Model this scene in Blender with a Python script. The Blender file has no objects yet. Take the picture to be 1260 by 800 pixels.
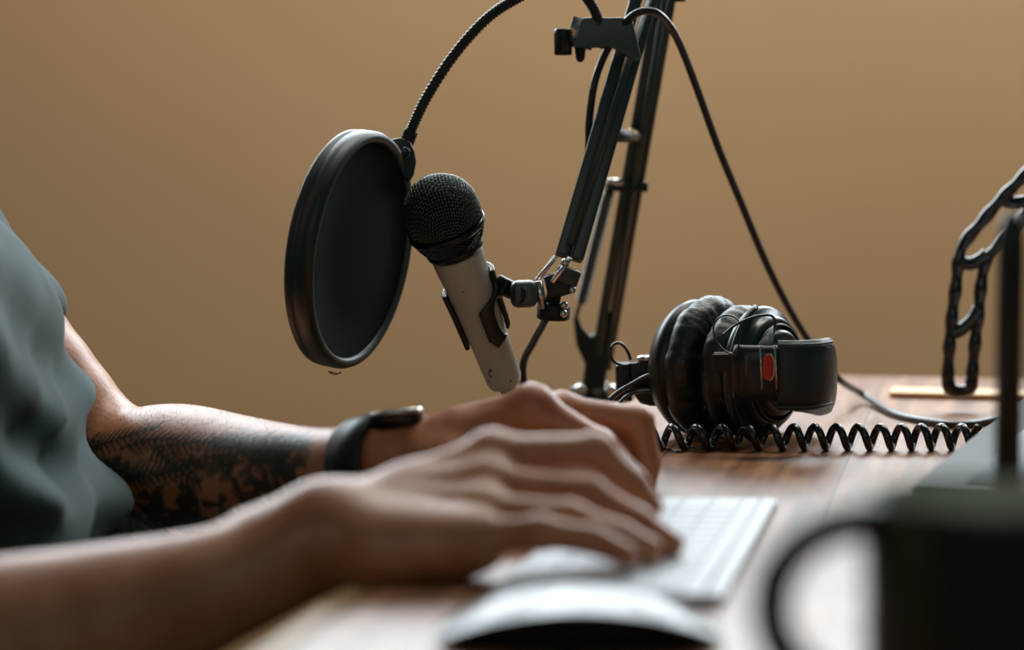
import bpy, bmesh, math, random
import numpy as np
from mathutils import Vector, Matrix, noise
random.seed(7)
R = math.radians
sc = bpy.context.scene
COL = sc.collection
TZ = 0.75                      # height of the tabletop
# ------------------------------------------------------------------ camera
LENS, W_, H_ = 85.0, 1260, 800
F = LENS/36*W_
PITCH = math.atan((400-159)/F)
CAM = Vector((0, -1.608, TZ+0.21))
fwd = Vector((0, math.cos(PITCH), -math.sin(PITCH)))
upv = Vector((0, math.sin(PITCH), math.cos(PITCH)))
def P(px, py, Y):
    """point of the depth plane Y that the photo shows at px, py"""
    d = fwd + Vector((1,0,0))*((px-630)/F) + upv*((400-py)/F)
    t = (Y-CAM.y)/d.y
    return CAM + d*t
def PT(px, py, z=0.0):
    """point of the horizontal plane z above the tabletop"""
    d = fwd + Vector((1,0,0))*((px-630)/F) + upv*((400-py)/F)
    t = (TZ+z-CAM.z)/d.z
    return CAM + d*t
cam = bpy.data.cameras.new('camera'); co = bpy.data.objects.new('camera', cam); COL.objects.link(co)
co.location = CAM; co.rotation_euler = (math.pi/2-PITCH, 0, 0)
cam.lens = LENS; cam.sensor_width = 36; cam.clip_start = 0.05
cam.dof.use_dof = True; cam.dof.focus_distance = 1.60; cam.dof.aperture_fstop = 85/26.0
sc.camera = co
# ------------------------------------------------------------------ materials
def lin(c):
    return tuple(((v/255)/12.92 if v/255 <= .04045 else ((v/255+.055)/1.055)**2.4) for v in c)
MATS = {}
def mat(name, rgb, rough=.5, metal=0.0, bump=None, spec=.5, coat=0.0, var=None, sheen=0.0, sss=0.0, trans=0.0):
    if name in MATS: return MATS[name]
    m = bpy.data.materials.new(name); m.use_nodes = True
    nt = m.node_tree; b = nt.nodes['Principled BSDF']
    b.inputs['Base Color'].default_value = (*lin(rgb), 1)
    b.inputs['Roughness'].default_value = rough; b.inputs['Metallic'].default_value = metal
    b.inputs['Specular IOR Level'].default_value = spec
    b.inputs['Coat Weight'].default_value = coat
    b.inputs['Sheen Weight'].default_value = sheen
    if sss:
        b.inputs['Subsurface Weight'].default_value = sss
        b.inputs['Subsurface Radius'].default_value = (.008,.003,.0015); b.inputs['Subsurface Scale'].default_value = 1
    tc = nt.nodes.new('ShaderNodeTexCoord')
    if var:                                   # (scale, second colour, low, high)
        n = nt.nodes.new('ShaderNodeTexNoise'); n.inputs['Scale'].default_value = var[0]; n.inputs['Detail'].default_value = 6
        r = nt.nodes.new('ShaderNodeMapRange'); r.inputs['From Min'].default_value = var[2]; r.inputs['From Max'].default_value = var[3]
        mx = nt.nodes.new('ShaderNodeMix'); mx.data_type = 'RGBA'
        mx.inputs['A'].default_value = (*lin(rgb),1); mx.inputs['B'].default_value = (*lin(var[1]),1)
        nt.links.new(tc.outputs['Object'], n.inputs['Vector']); nt.links.new(n.outputs['Fac'], r.inputs['Value'])
        nt.links.new(r.outputs['Result'], mx.inputs['Factor']); nt.links.new(mx.outputs['Result'], b.inputs['Base Color'])
    if bump:                                  # (kind, scale, strength, distance)
        if bump[0] == 'voronoi':
            n = nt.nodes.new('ShaderNodeTexVoronoi'); out = n.outputs['Distance']
        else:
            n = nt.nodes.new('ShaderNodeTexNoise'); n.inputs['Detail'].default_value = 5; out = n.outputs['Fac']
        n.inputs['Scale'].default_value = bump[1]
        bp = nt.nodes.new('ShaderNodeBump'); bp.inputs['Strength'].default_value = bump[2]; bp.inputs['Distance'].default_value = bump[3]
        nt.links.new(tc.outputs['Object'], n.inputs['Vector']); nt.links.new(out, bp.inputs['Height'])
        nt.links.new(bp.outputs['Normal'], b.inputs['Normal'])
    MATS[name] = m
    return m
BLK  = mat('black_plastic', (7,26,25), .40)
BLKM = mat('black_matte', (6,23,22), .6)
BLKG = mat('black_gloss', (5,19,19), .18)
DKM  = mat('dark_painted_metal', (34,54,51), .36, 0.0, spec=.7)
GRYM = mat('grey_metal', (120,124,120), .35, .8)
STL  = mat('bright_steel', (205,205,200), .22, 1.0)
RUB  = mat('black_rubber', (7,25,24), .5, spec=.5)
LEA  = mat('black_leather', (10,28,27), .40, bump=('voronoi', 900, .5, .0006), spec=.6)
LEAP = mat('pad_leatherette', (9,24,23), .42, bump=('noise', 420, .4, .0012), spec=.6)
# ------------------------------------------------------------------ mesh helpers
def link(name, verts, faces, m, root=None, parent=None, smooth=True, origin=None):
    """root: the thing this piece belongs to (its vertices become relative to it); parent: a part, for sub-parts"""
    off = root.location.copy() if root is not None else Vector((0,0,0))
    if root is None and origin is not None: off = Vector(origin)
    me = bpy.data.meshes.new(name)
    me.from_pydata([tuple(Vector(v)-off) for v in verts], [], [tuple(f) for f in faces])
    bm = bmesh.new(); bm.from_mesh(me); bmesh.ops.recalc_face_normals(bm, faces=bm.faces); bm.to_mesh(me); bm.free()
    if smooth: me.polygons.foreach_set('use_smooth', [True]*len(me.polygons))
    me.materials.append(m); me.update()
    o = bpy.data.objects.new(name, me); COL.objects.link(o)
    if parent is not None: o.parent = parent
    elif root is not None: o.parent = root
    if root is None and origin is not None: o.location = off
    return o
def thing(name, label, cat, loc, group=None):
    o = bpy.data.objects.new(name, None); COL.objects.link(o); o.location = loc; o.empty_display_size = .02
    o['label'] = label; o['category'] = cat
    if group: o['group'] = group
    return o
def tag(o, label, cat, group=None):
    o['label'] = label; o['category'] = cat
    if group: o['group'] = group
    return o
def bev(o, w, seg=3):
    md = o.modifiers.new('bevel', 'BEVEL'); md.width = w; md.segments = seg; md.limit_method = 'ANGLE'; md.angle_limit = R(35)
    return o
class MB:
    def __init__(s): s.v = []; s.f = []
    def add(s, v, f):
        n = len(s.v); s.v += [Vector(x) for x in v]; s.f += [tuple(i+n for i in q) for q in f]; return s
    def obj(s, name, m, **k): return link(name, s.v, s.f, m, **k)
def frame(ax, hint=(0,0,1)):
    w = Vector(ax).normalized(); h = Vector(hint)
    if abs(w.dot(h)) > .98: h = Vector((1,0,0))
    u = (h - w*h.dot(w)).normalized(); v = w.cross(u)
    return u, v, w
def crom(pts, n=8, closed=False):
    pts = [np.array(p, float) for p in pts]; out = []; N = len(pts)
    rng = range(N if closed else N-1)
    for i in rng:
        if closed: p0,p1,p2,p3 = pts[(i-1)%N],pts[i],pts[(i+1)%N],pts[(i+2)%N]
        else: p0 = pts[max(i-1,0)]; p1 = pts[i]; p2 = pts[i+1]; p3 = pts[min(i+2,N-1)]
        for k in range(n):
            t = k/n
            out.append(.5*((2*p1)+(-p0+p2)*t+(2*p0-5*p1+4*p2-p3)*t*t+(-p0+3*p1-3*p2+p3)*t**3))
    if not closed: out.append(pts[-1])
    return out
def tube(pts, rad, n=10, closed=False, sx=1.0):
    """pts list, rad number or list -> verts, faces (parallel transported rings)"""
    P_ = [Vector(p) for p in pts]; N = len(P_)
    rr = rad if isinstance(rad, (list, tuple)) else [rad]*N
    vs = []; fs = []; up = None
    for i in range(N):
        if closed: t = P_[(i+1)%N]-P_[i-1]
        else: t = P_[min(i+1,N-1)]-P_[max(i-1,0)]
        t.normalize()
        if up is None: up = frame(t)[0]
        up = (up - t*up.dot(t)).normalized(); sd = t.cross(up)
        for k in range(n):
            a = 2*math.pi*k/n
            vs.append(P_[i] + (up*math.cos(a) + sd*math.sin(a)*sx)*rr[i])
    for i in range(N if closed else N-1):
        j = (i+1)%N
        for k in range(n):
            fs.append((i*n+k, i*n+(k+1)%n, j*n+(k+1)%n, j*n+k))
    if not closed:
        fs.append(tuple(range(n-1,-1,-1))); fs.append(tuple((N-1)*n+k for k in range(n)))
    return vs, fs
def lathe(c, ax, prof, n=48, hint=(0,0,1), fn=None, cap=True):
    """profile [(along, radius)] about axis ax through c"""
    u, v, w = frame(ax, hint); c = Vector(c); vs = []; fs = []
    for i, (s, r) in enumerate(prof):
        for k in range(n):
            a = 2*math.pi*k/n
            r2, s2 = (fn(s, r, a) if fn else (r, s))
            vs.append(c + w*s2 + (u*math.cos(a)+v*math.sin(a))*r2)
    m = len(prof)
    for i in range(m-1):
        for k in range(n): fs.append((i*n+k, i*n+(k+1)%n, (i+1)*n+(k+1)%n, (i+1)*n+k))
    if cap:
        fs.append(tuple(range(n-1,-1,-1))); fs.append(tuple((m-1)*n+k for k in range(n)))
    return vs, fs
def ring_lathe(c, ax, prof, n=64, hint=(0,0,1), fn=None):
    """closed profile (torus like)"""
    vs, _ = lathe(c, ax, prof, n, hint, fn, False); m = len(prof); fs = []
    for i in range(m):
        j = (i+1)%m
        for k in range(n): fs.append((i*n+k, i*n+(k+1)%n, j*n+(k+1)%n, j*n+k))
    return vs, fs
def box(c, hx, hy, hz, X=(1,0,0), Y=(0,1,0), Z=(0,0,1)):
    c = Vector(c); X,Y,Z = Vector(X).normalized(),Vector(Y).normalized(),Vector(Z).normalized(); vs = []
    for sx in (-1,1):
        for sy in (-1,1):
            for sz in (-1,1): vs.append(c+X*hx*sx+Y*hy*sy+Z*hz*sz)
    return vs, [(0,1,3,2),(4,6,7,5),(0,4,5,1),(2,3,7,6),(0,2,6,4),(1,5,7,3)]
def prism(poly, thick, o, X, Y):
    """2-D outline (x, y) in plane X, Y about o, extruded by thick along X x Y (centred)"""
    o = Vector(o); X = Vector(X).normalized(); Y = Vector(Y).normalized(); Z = X.cross(Y); n = len(poly)
    vs = [o+X*x+Y*y-Z*thick/2 for x, y in poly] + [o+X*x+Y*y+Z*thick/2 for x, y in poly]
    fs = [tuple(range(n-1,-1,-1)), tuple(range(n, 2*n))] + [(i,(i+1)%n,n+(i+1)%n,n+i) for i in range(n)]
    return vs, fs
def bar(a, b, w, h, hint=(0,1,0)):
    a, b = Vector(a), Vector(b); u, v, ww = frame(b-a, hint)
    return box((a+b)/2, h/2, w/2, (b-a).length/2, u, v, ww)
def circle_pts(c, ax, r, n=32, hint=(0,0,1)):
    u, v, w = frame(ax, hint); return [Vector(c)+(u*math.cos(2*math.pi*k/n)+v*math.sin(2*math.pi*k/n))*r for k in range(n)]
# ------------------------------------------------------------------ the room
WY = 1.75
def wall_mat():
    m = bpy.data.materials.new('ochre_plaster'); m.use_nodes = True; nt = m.node_tree; b = nt.nodes['Principled BSDF']
    tc = nt.nodes.new('ShaderNodeTexCoord'); n = nt.nodes.new('ShaderNodeTexNoise'); n.inputs['Scale'].default_value = 1.6
    n.inputs['Detail'].default_value = 5
    cr = nt.nodes.new('ShaderNodeValToRGB')
    cr.color_ramp.elements[0].position = .3; cr.color_ramp.elements[0].color = (*lin((192,158,116)),1)
    cr.color_ramp.elements[1].position = .7; cr.color_ramp.elements[1].color = (*lin((202,168,127)),1)
    nt.links.new(tc.outputs['Object'], n.inputs['Vector']); nt.links.new(n.outputs['Fac'], cr.inputs['Fac'])
    nt.links.new(cr.outputs['Color'], b.inputs['Base Color']); b.inputs['Roughness'].default_value = .9
    return m
WALL = wall_mat()
def struct(o): o['kind'] = 'structure'; return o
wb = MB()
wx0, wx1, wz0, wz1 = -1.7, 1.9, 1.42, 2.35
wb.add(*box(((-3+wx0)/2, WY+.1, 1.35), (wx0+3)/2, .1, 1.35)); wb.add(*box(((3+wx1)/2, WY+.1, 1.35), (3-wx1)/2, .1, 1.35))
wb.add(*box(((wx0+wx1)/2, WY+.1, wz0/2), (wx1-wx0)/2, .1, wz0/2)); wb.add(*box(((wx0+wx1)/2, WY+.1, (2.7+wz1)/2), (wx1-wx0)/2, .1, (2.7-wz1)/2))
struct(wb.obj('wall_back', WALL, smooth=False))
struct(link('wall_left', *box((-3.1, -.6, 1.35), .1, 2.55, 1.35), WALL, smooth=False))
FLO = mat('floor_boards', (70,56,44), .6, var=(3,(52,42,34),.3,.7))
struct(link('floor', *box((0, -.6, -.05), 3.2, 2.55, .05), FLO, smooth=False))
WHT = mat('white_paint', (215,215,210), .5)
wf = MB()
for x in (wx0+.03, wx0+1.2, wx0+2.4, wx1-.03): wf.add(*box((x, WY+.08, (wz0+wz1)/2), .025, .03, (wz1-wz0)/2))
for z in (wz0+.025, wz1-.025): wf.add(*box(((wx0+wx1)/2, WY+.08, z), (wx1-wx0)/2, .03, .025))
struct(wf.obj('window_1', WHT, smooth=False))
# ------------------------------------------------------------------ table
t = Vector((.196, .9806, 0)); p = Vector((.9806, -.196, 0)); Z = Vector((0,0,1))
E = Vector((-.082, -.525, TZ))
def T(a, b, z=0.0): return E + t*a + p*b + Z*z          # a along the grain (away), b to the right
def wood(name, scale_along, cols, rough, grain=1.0, planks=True):
    m = bpy.data.materials.new(name); m.use_nodes = True; nt = m.node_tree; b = nt.nodes['Principled BSDF']; L = nt.links
    tc = nt.nodes.new('ShaderNodeTexCoord'); mp = nt.nodes.new('ShaderNodeMapping')
    mp.inputs['Rotation'].default_value = (0,0,math.atan2(.196,.9806)); L.new(tc.outputs['Object'], mp.inputs['Vector'])
    sp = nt.nodes.new('ShaderNodeSeparateXYZ'); L.new(mp.outputs['Vector'], sp.inputs['Vector'])
    # plank index across x
    mu = nt.nodes.new('ShaderNodeMath'); mu.operation = 'MULTIPLY'; mu.inputs[1].default_value = 1/.118; L.new(sp.outputs['X'], mu.inputs[0])
    fl = nt.nodes.new('ShaderNodeMath'); fl.operation = 'FLOOR'; L.new(mu.outputs[0], fl.inputs[0])
    fr = nt.nodes.new('ShaderNodeMath'); fr.operation = 'FRACT'; L.new(mu.outputs[0], fr.inputs[0])
    wn = nt.nodes.new('ShaderNodeTexWhiteNoise'); wn.noise_dimensions = '1D'; L.new(fl.outputs[0], wn.inputs['W'])
    cb = nt.nodes.new('ShaderNodeCombineXYZ')
    m1 = nt.nodes.new('ShaderNodeMath'); m1.operation = 'MULTIPLY'; m1.inputs[1].default_value = 60; L.new(sp.outputs['X'], m1.inputs[0])
    m2 = nt.nodes.new('ShaderNodeMath'); m2.operation = 'MULTIPLY'; m2.inputs[1].default_value = scale_along; L.new(sp.outputs['Y'], m2.inputs[0])
    L.new(m1.outputs[0], cb.inputs['X']); L.new(m2.outputs[0], cb.inputs['Y'])
    m3 = nt.nodes.new('ShaderNodeMath'); m3.operation = 'MULTIPLY'; m3.inputs[1].default_value = 37; L.new(wn.outputs['Value'], m3.inputs[0]); L.new(m3.outputs[0], cb.inputs['Z'])
    n = nt.nodes.new('ShaderNodeTexNoise'); n.inputs['Scale'].default_value = 1.0; n.inputs['Detail'].default_value = 8; n.inputs['Roughness'].default_value = .65; n.inputs['Distortion'].default_value = .6
    L.new(cb.outputs['Vector'], n.inputs['Vector'])
    cr = nt.nodes.new('ShaderNodeValToRGB'); e = cr.color_ramp.elements
    e[0].position = .33; e[0].color = (*lin(cols[0]),1); e[1].position = .66; e[1].color = (*lin(cols[2]),1)
    k = e.new(.5); k.color = (*lin(cols[1]),1)
    L.new(n.outputs['Fac'], cr.inputs['Fac'])
    hs = nt.nodes.new('ShaderNodeHueSaturation'); L.new(cr.outputs['Color'], hs.inputs['Color'])
    mr = nt.nodes.new('ShaderNodeMapRange'); mr.inputs['To Min'].default_value = .8; mr.inputs['To Max'].default_value = 1.25; L.new(wn.outputs['Value'], mr.inputs['Value']); L.new(mr.outputs['Result'], hs.inputs['Value'])
    # seams
    s1 = nt.nodes.new('ShaderNodeMath'); s1.operation = 'LESS_THAN'; s1.inputs[1].default_value = .012; L.new(fr.outputs[0], s1.inputs[0])
    mx = nt.nodes.new('ShaderNodeMix'); mx.data_type = 'RGBA'; L.new(s1.outputs[0], mx.inputs['Factor']); L.new(hs.outputs['Color'], mx.inputs['A']); mx.inputs['B'].default_value = (*lin((45,32,24)),1)
    L.new(mx.outputs['Result'] if planks else hs.outputs['Color'], b.inputs['Base Color'])
    n2 = nt.nodes.new('ShaderNodeTexNoise'); n2.inputs['Scale'].default_value = 9; n2.inputs['Detail'].default_value = 6; L.new(tc.outputs['Object'], n2.inputs['Vector'])
    ad = nt.nodes.new('ShaderNodeMath'); ad.operation = 'ADD'; L.new(n.outputs['Fac'], ad.inputs[0]); L.new(n2.outputs['Fac'], ad.inputs[1])
    r2 = nt.nodes.new('ShaderNodeMapRange'); r2.inputs['From Min'].default_value = .6; r2.inputs['From Max'].default_value = 1.4
    r2.inputs['To Min'].default_value = rough-.08; r2.inputs['To Max'].default_value = rough+.12; L.new(ad.outputs[0], r2.inputs['Value']); L.new(r2.outputs['Result'], b.inputs['Roughness'])
    bp = nt.nodes.new('ShaderNodeBump'); bp.inputs['Strength'].default_value = .35*grain; bp.inputs['Distance'].default_value = .0006
    L.new(n.outputs['Fac'], bp.inputs['Height']); L.new(bp.outputs['Normal'], b.inputs['Normal'])
    b.inputs['Specular IOR Level'].default_value = .45
    return m
WOOD = wood('walnut_planks', 5, ((112,70,44),(152,100,64),(186,134,90)), .36)
GOLD = wood('pale_wood_edge', 5, ((150,112,62),(172,132,76),(186,148,92)), .5, planks=False)
tb = thing('table', 'brown planked wooden table with a pale front edge', 'table', (.45, -.1, 0))
A0, A1, B1 = -.62, 1.029, .95
o = link('tabletop', *box(T((A0+A1)/2, (B1+.014)/2, -.019), (A1-A0)/2, (B1-.014)/2, .019, t, p, Z), WOOD, root=tb, smooth=False); bev(o, .003)
o = link('edge_band', *box(T((A0+A1)/2, .007, -.019), (A1-A0)/2, .007, .0188, t, p, Z), GOLD, root=tb, smooth=False); bev(o, .003)
o['label'] = 'pale wooden edge band'
LEG = mat('black_leg', (22,24,24), .5)
for a in (A0+.08, A1-.08):
    for b in (.10, B1-.08):
        o = link('leg', *box(T(a, b, -.394), .03, .03, .356, t, p, Z), LEG, root=tb, smooth=False); bev(o, .003)
# ------------------------------------------------------------------ signed distance bodies
class Body:
    """smooth union of tapered capsules, grown on a sparse grid (surface nets)"""
    def __init__(s): s.groups = []            # (k between groups, k inside, [prims])
    def group(s, kout, kin, prims): s.groups.append((kout, kin, prims)); return s
    def cap(s, a, b, ra, rb, sq=None): return (np.array(a,float), np.array(b,float), ra, rb)
def sd_cap(X, a, b, ra, rb):
    ba = b-a; L2 = max(float(ba@ba), 1e-12); h = np.clip(((X-a)@ba)/L2, 0, 1)
    return np.linalg.norm(X-a-h[:,None]*ba, axis=1) - (ra+(rb-ra)*h)
def smin(a, b, k):
    h = np.clip(k-np.abs(a-b), 0, None)/k
    return np.minimum(a, b) - h*h*k*.25
def grow(groups, h, extra=None, n=16, margin=.055):
    allp = [q for g in groups for q in g[2]]
    lo = np.min([np.minimum(q[0]-q[2], q[1]-q[3]) for q in allp], axis=0)-.02
    hi = np.max([np.maximum(q[0]+q[2], q[1]+q[3]) for q in allp], axis=0)+.02
    nb = np.ceil((hi-lo)/(h*n)).astype(int)
    N = nb*n+2
    key = lambda i,j,k: (i*N[1]+j)*N[2]+k
    rad = h*n*.87
    cells_k = []; cells_v = []; quads = []
    g1 = np.arange(n+1); I,J,K = np.meshgrid(g1,g1,g1, indexing='ij')
    G = np.stack([I.ravel(),J.ravel(),K.ravel()],1)
    for bi in range(nb[0]):
        for bj in range(nb[1]):
            for bk in range(nb[2]):
                org = np.array([bi,bj,bk])*n; c = (lo+(org+n/2)*h)[None]
                keep = []; best = 1e9
                for gi, (ko, ki, pr) in enumerate(groups):
                    kp = []
                    for q in pr:
                        d = float(sd_cap(c, *q)[0]); best = min(best, d)
                        if d < rad+margin: kp.append(q)
                    if kp: keep.append((ko, ki, kp))
                if best > rad+.04 or not keep: continue
                if best < -rad-.045: continue
                X = lo+(org+G)*h; D = None
                for ko, ki, pr in keep:
                    d = None
                    for q in pr:
                        e = sd_cap(X, *q); d = e if d is None else smin(d, e, ki)
                    D = d if D is None else smin(D, d, ko)
                if extra is not None: D = extra(X, D)
                D = D.reshape(n+1,n+1,n+1); S = D < 0
                if S.all() or not S.any(): continue
                C = [S[a:a+n,b:b+n,c_:c_+n] for a in (0,1) for b in (0,1) for c_ in (0,1)]
                cnt = sum(x.astype(np.int8) for x in C); act = np.argwhere((cnt>0)&(cnt<8))
                acc = np.zeros((len(act),3)); num = np.zeros(len(act))
                for ax in range(3):
                    oth = [x for x in range(3) if x != ax]
                    for u in (0,1):
                        for v in (0,1):
                            p0 = act.copy(); p0[:,oth[0]] += u; p0[:,oth[1]] += v; p1 = p0.copy(); p1[:,ax] += 1
                            d0 = D[p0[:,0],p0[:,1],p0[:,2]]; d1 = D[p1[:,0],p1[:,1],p1[:,2]]
                            m_ = (d0<0)!=(d1<0)
                            tt = np.where(m_, d0/np.where(m_, d0-d1, 1), 0)
                            pos = p0.astype(float); pos[:,ax] += tt
                            acc[m_] += pos[m_]; num[m_] += 1
                vv = lo+(org+acc/num[:,None])*h
                ga = act+org; cells_k.append(key(ga[:,0],ga[:,1],ga[:,2])); cells_v.append(vv)
                for ax in range(3):
                    sl0 = [slice(0,n)]*3; sl1 = [slice(0,n)]*3; sl1[ax] = slice(1,n+1)
                    a_, b_ = S[tuple(sl0)], S[tuple(sl1)]
                    e = np.argwhere(a_ != b_)
                    if not len(e): continue
                    fl = a_[e[:,0],e[:,1],e[:,2]]; e = e+org; u,v = (ax+1)%3,(ax+2)%3
                    def sh(du, dv):
                        x = e.copy(); x[:,u] -= du; x[:,v] -= dv; return key(x[:,0],x[:,1],x[:,2])
                    q = np.stack([sh(0,0),sh(1,0),sh(1,1),sh(0,1)],1)
                    q[~fl] = q[~fl][:,::-1]
                    quads.append(q)
    ks = np.concatenate(cells_k); vs = np.concatenate(cells_v); od = np.argsort(ks); ks = ks[od]; vs = vs[od]
    q = np.concatenate(quads); ix = np.searchsorted(ks, q); ix = np.clip(ix, 0, len(ks)-1)
    ok = (ks[ix] == q).all(1); q = ix[ok]
    return vs, q
def link_np(name, vs, q, m, root, parent=None):
    me = bpy.data.meshes.new(name); off = np.array(root.location)
    me.vertices.add(len(vs)); me.vertices.foreach_set('co', (vs-off).astype(np.float32).ravel())
    me.loops.add(len(q)*4); me.loops.foreach_set('vertex_index', q.astype(np.int32).ravel())
    me.polygons.add(len(q)); me.polygons.foreach_set('loop_start', np.arange(0,len(q)*4,4,dtype=np.int32))
    me.update(calc_edges=True); me.validate()
    me.polygons.foreach_set('use_smooth', [True]*len(me.polygons)); me.materials.append(m)
    o = bpy.data.objects.new(name, me); COL.objects.link(o); o.parent = parent or root
    return o
def A(v): return np.array(v, float)
def relax(vs, q, it=2, f=.5):
    e = np.concatenate([q[:,[0,1]],q[:,[1,2]],q[:,[2,3]],q[:,[3,0]]]); n = len(vs)
    cnt = np.bincount(e[:,0], minlength=n)+np.bincount(e[:,1], minlength=n)
    for _ in range(it):
        s = np.zeros_like(vs)
        for c in range(3): s[:,c] = np.bincount(e[:,0], vs[e[:,1],c], n)+np.bincount(e[:,1], vs[e[:,0],c], n)
        vs = vs*(1-f)+s/np.maximum(cnt,1)[:,None]*f
    return vs
# joints -------------------------------------------------------------------
mm = .001
def finger(pts, rads, knuckle=1.08):
    pr = []
    for i in range(len(pts)-1): pr.append((A(pts[i]), A(pts[i+1]), rads[i], rads[i+1]))
    for i in range(1, len(pts)-2): pr.append((A(pts[i]), A(pts[i]), rads[i]*knuckle, rads[i]*knuckle))
    return pr
# near hand (right)
NW = P(395,655,-.470)
nW2 = P(380,640,-.450)
nI = [P(605,562,-.430), P(733,557,-.425), P(776,596,-.43), P(800,624,-.435)]
nM = [P(603,598,-.450), P(722,610,-.450), P(782,643,-.455), P(826,670,-.46)]
nR = [P(596,631,-.470), P(700,640,-.475), P(762,661,-.478), P(800,677,-.48)]
nP = [P(588,661,-.488), P(664,655,-.497), P(728,664,-.500), P(772,684,-.502)]
nT = [P(455,640,-.435), P(560,650,-.405), P(650,650,-.395), P(720,655,-.40)]
nElb = A((-.345, -.545, TZ-.064)); nSh = A((-.445, -.35, TZ+.235))
# far hand (left)
FW = P(482,566,-.205)
fI = [P(655,500,-.225), P(737,549,-.235), P(775,590,-.24), P(797,616,-.245)]
fM = [P(692,508,-.200), P(784,520,-.205), P(796,568,-.21), P(792,608,-.215)]
fR = [P(690,512,-.178), P(772,520,-.178), P(795,562,-.185), P(785,600,-.19)]
fP = [P(676,524,-.158), P(745,535,-.155), P(772,565,-.16), P(770,590,-.165)]
fT = [P(545,572,-.225), P(625,585,-.255), P(690,598,-.27), P(740,606,-.27)]
fElb = A(P(140,592,.0)); fSh = A((-.480, .03, TZ+.226))
def hand(W, W2, I, M, Rr, Pk, T_, foreR):
    """groups of capsules for palm, tendons and fingers"""
    W = A(W); g = []
    def mid(a, b, f): return A(a)*(1-f)+A(b)*f
    heelI = mid(W, I[0], .25); heelP = mid(W, Pk[0], .25)
    palm = []
    for J, r0, r1 in ((I,.0175,.0125),(M,.0175,.012),(Rr,.0170,.0115),(Pk,.0165,.0108)):
        dn = A((0,0,-.004))
        palm.append((mid(W, J[0], .12), A(J[0])+dn, r0, r1))
    palm.append((A(I[0])+A((0,0,-.004)), A(Pk[0])+A((0,0,-.004)), .0115, .0105))
    palm.append((mid(W,I[0],.5)+A((0,0,-.004)), mid(W,Pk[0],.5)+A((0,0,-.004)), .016, .0155))
    palm.append((W, A(T_[0]), .017, .015)); palm.append((A(T_[0]), A(T_[1]), .0165, .0125))
    g.append((.012, .010, palm))
    kn = []
    for J, r in ((I,.0118),(M,.0118),(Rr,.0110),(Pk,.0098)):
        kn.append((A(J[0])+A((0,0,.0015)), A(J[0])+A((0,0,.0015)), r, r))
        kn.append((mid(W, J[0], .45)+A((0,0,.0125)), A(J[0])+A((0,0,.006)), .0022, .0045))      # tendon
    g.append((.006, .005, kn))
    g.append((.006, .003, finger(I, (.0105,.0094,.0082,.0068))))
    g.append((.0035, .003, finger(M, (.0106,.0095,.0083,.0068))))
    g.append((.0035, .003, finger(Rr, (.0100,.0090,.0078,.0065))))
    g.append((.0035, .003, finger(Pk, (.0088,.0078,.0068,.0058))))
    g.append((.005, .003, finger(T_, (.0130,.0115,.0105,.0085))))
    return g
ROOTP = Vector((-.40, -.165, 0))
person = thing('person', 'person in a faded teal t-shirt typing, dark tattoo on far forearm, black watch', 'person', ROOTP)
G = []
# torso, neck, head
cx, cy = -.43, -.165
def tz(z): return TZ+z
hip = A((-.40, cy, tz(-.27)))
G.append((.05, .05, [
    (A((-.40,cy-.09,tz(-.24))), A((-.40,cy+.09,tz(-.24))), .095,.095),
    (A((-.40,cy-.075,tz(-.10))), A((-.40,cy+.075,tz(-.10))), .090,.090),
    (A((-.42,cy-.09,tz(.10))), A((-.42,cy+.09,tz(.10))), .085,.085),
    (A((-.455,cy-.12,tz(.19))), A((-.455,cy+.12,tz(.19))), .060,.060),
]))
G.append((.03, .02, [(A((-.45,cy,tz(.17))), A((-.405,cy,tz(.35))), .060,.053)]))
hc = A((-.39,cy,tz(.435)))
G.append((.02, .025, [
    (hc+A((-.02,0,.015)), hc+A((.02,0,.02)), .082,.075), (hc+A((.01,0,-.03)), hc+A((.045,0,-.075)), .060,.036),
    (hc+A((.075,-.01,-.06)), hc+A((.075,.01,-.06)), .02,.02)]))
G.append((.006, .005, [(hc+A((.092,0,.008)), hc+A((.1035,0,-.022)), .006,.0095), (hc+A((.084,-.026,.018)), hc+A((.084,.026,.018)), .012,.012),
    (hc+A((.088,-.012,-.058)), hc+A((.088,.012,-.058)), .008,.008),
    (hc+A((0,-.083,.01)), hc+A((-.004,-.081,-.02)), .012,.008), (hc+A((0,.083,.01)), hc+A((-.004,.081,-.02)), .012,.008)]))
# arms
def lerp(a, b, f): return A(a)*(1-f)+A(b)*f
NWa = A(NW); FWa = A(FW)
def chain(pts, rads, n=6):
    c = crom([list(q_)+[r_] for q_, r_ in zip([list(A(q_)) for q_ in pts], rads)], n)
    return [(c[k][:3], c[k+1][:3], float(c[k][3]), float(c[k+1][3])) for k in range(len(c)-1)]
D_ = A((0,0,-.007))
G.append((.010, .002, chain([nSh, lerp(nSh,nElb,.5), lerp(nSh,nElb,.93)], [.056,.050,.045])))
G.append((.014, .002, chain([nElb, lerp(nElb,NWa,.28)-D_*.5, lerp(nElb,NWa,.60)+D_*.8, lerp(nElb,NWa,.84)+D_*1.1, NWa+D_*.3], [.045,.0465,.0372,.0270,.0255])))
G.append((.006, .002, [(lerp(nElb,NWa,.88)+A((0,.010,.001)), NWa+A((0,.011,.000)), .0205,.0195)]))
G.append((.010, .002, chain([fSh, lerp(fSh,fElb,.5), lerp(fSh,fElb,.93)], [.052,.0475,.0405])))
G.append((.014, .002, chain([fElb, P(180,583,-.02), P(225,580,-.045), P(290,584,-.085), P(350,583,-.125), P(410,577,-.16), FWa], [.042,.0435,.0432,.0375,.0305,.0250,.0232])))
G += hand(NW, nW2, nI, nM, nR, nP, nT, .026)
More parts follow.
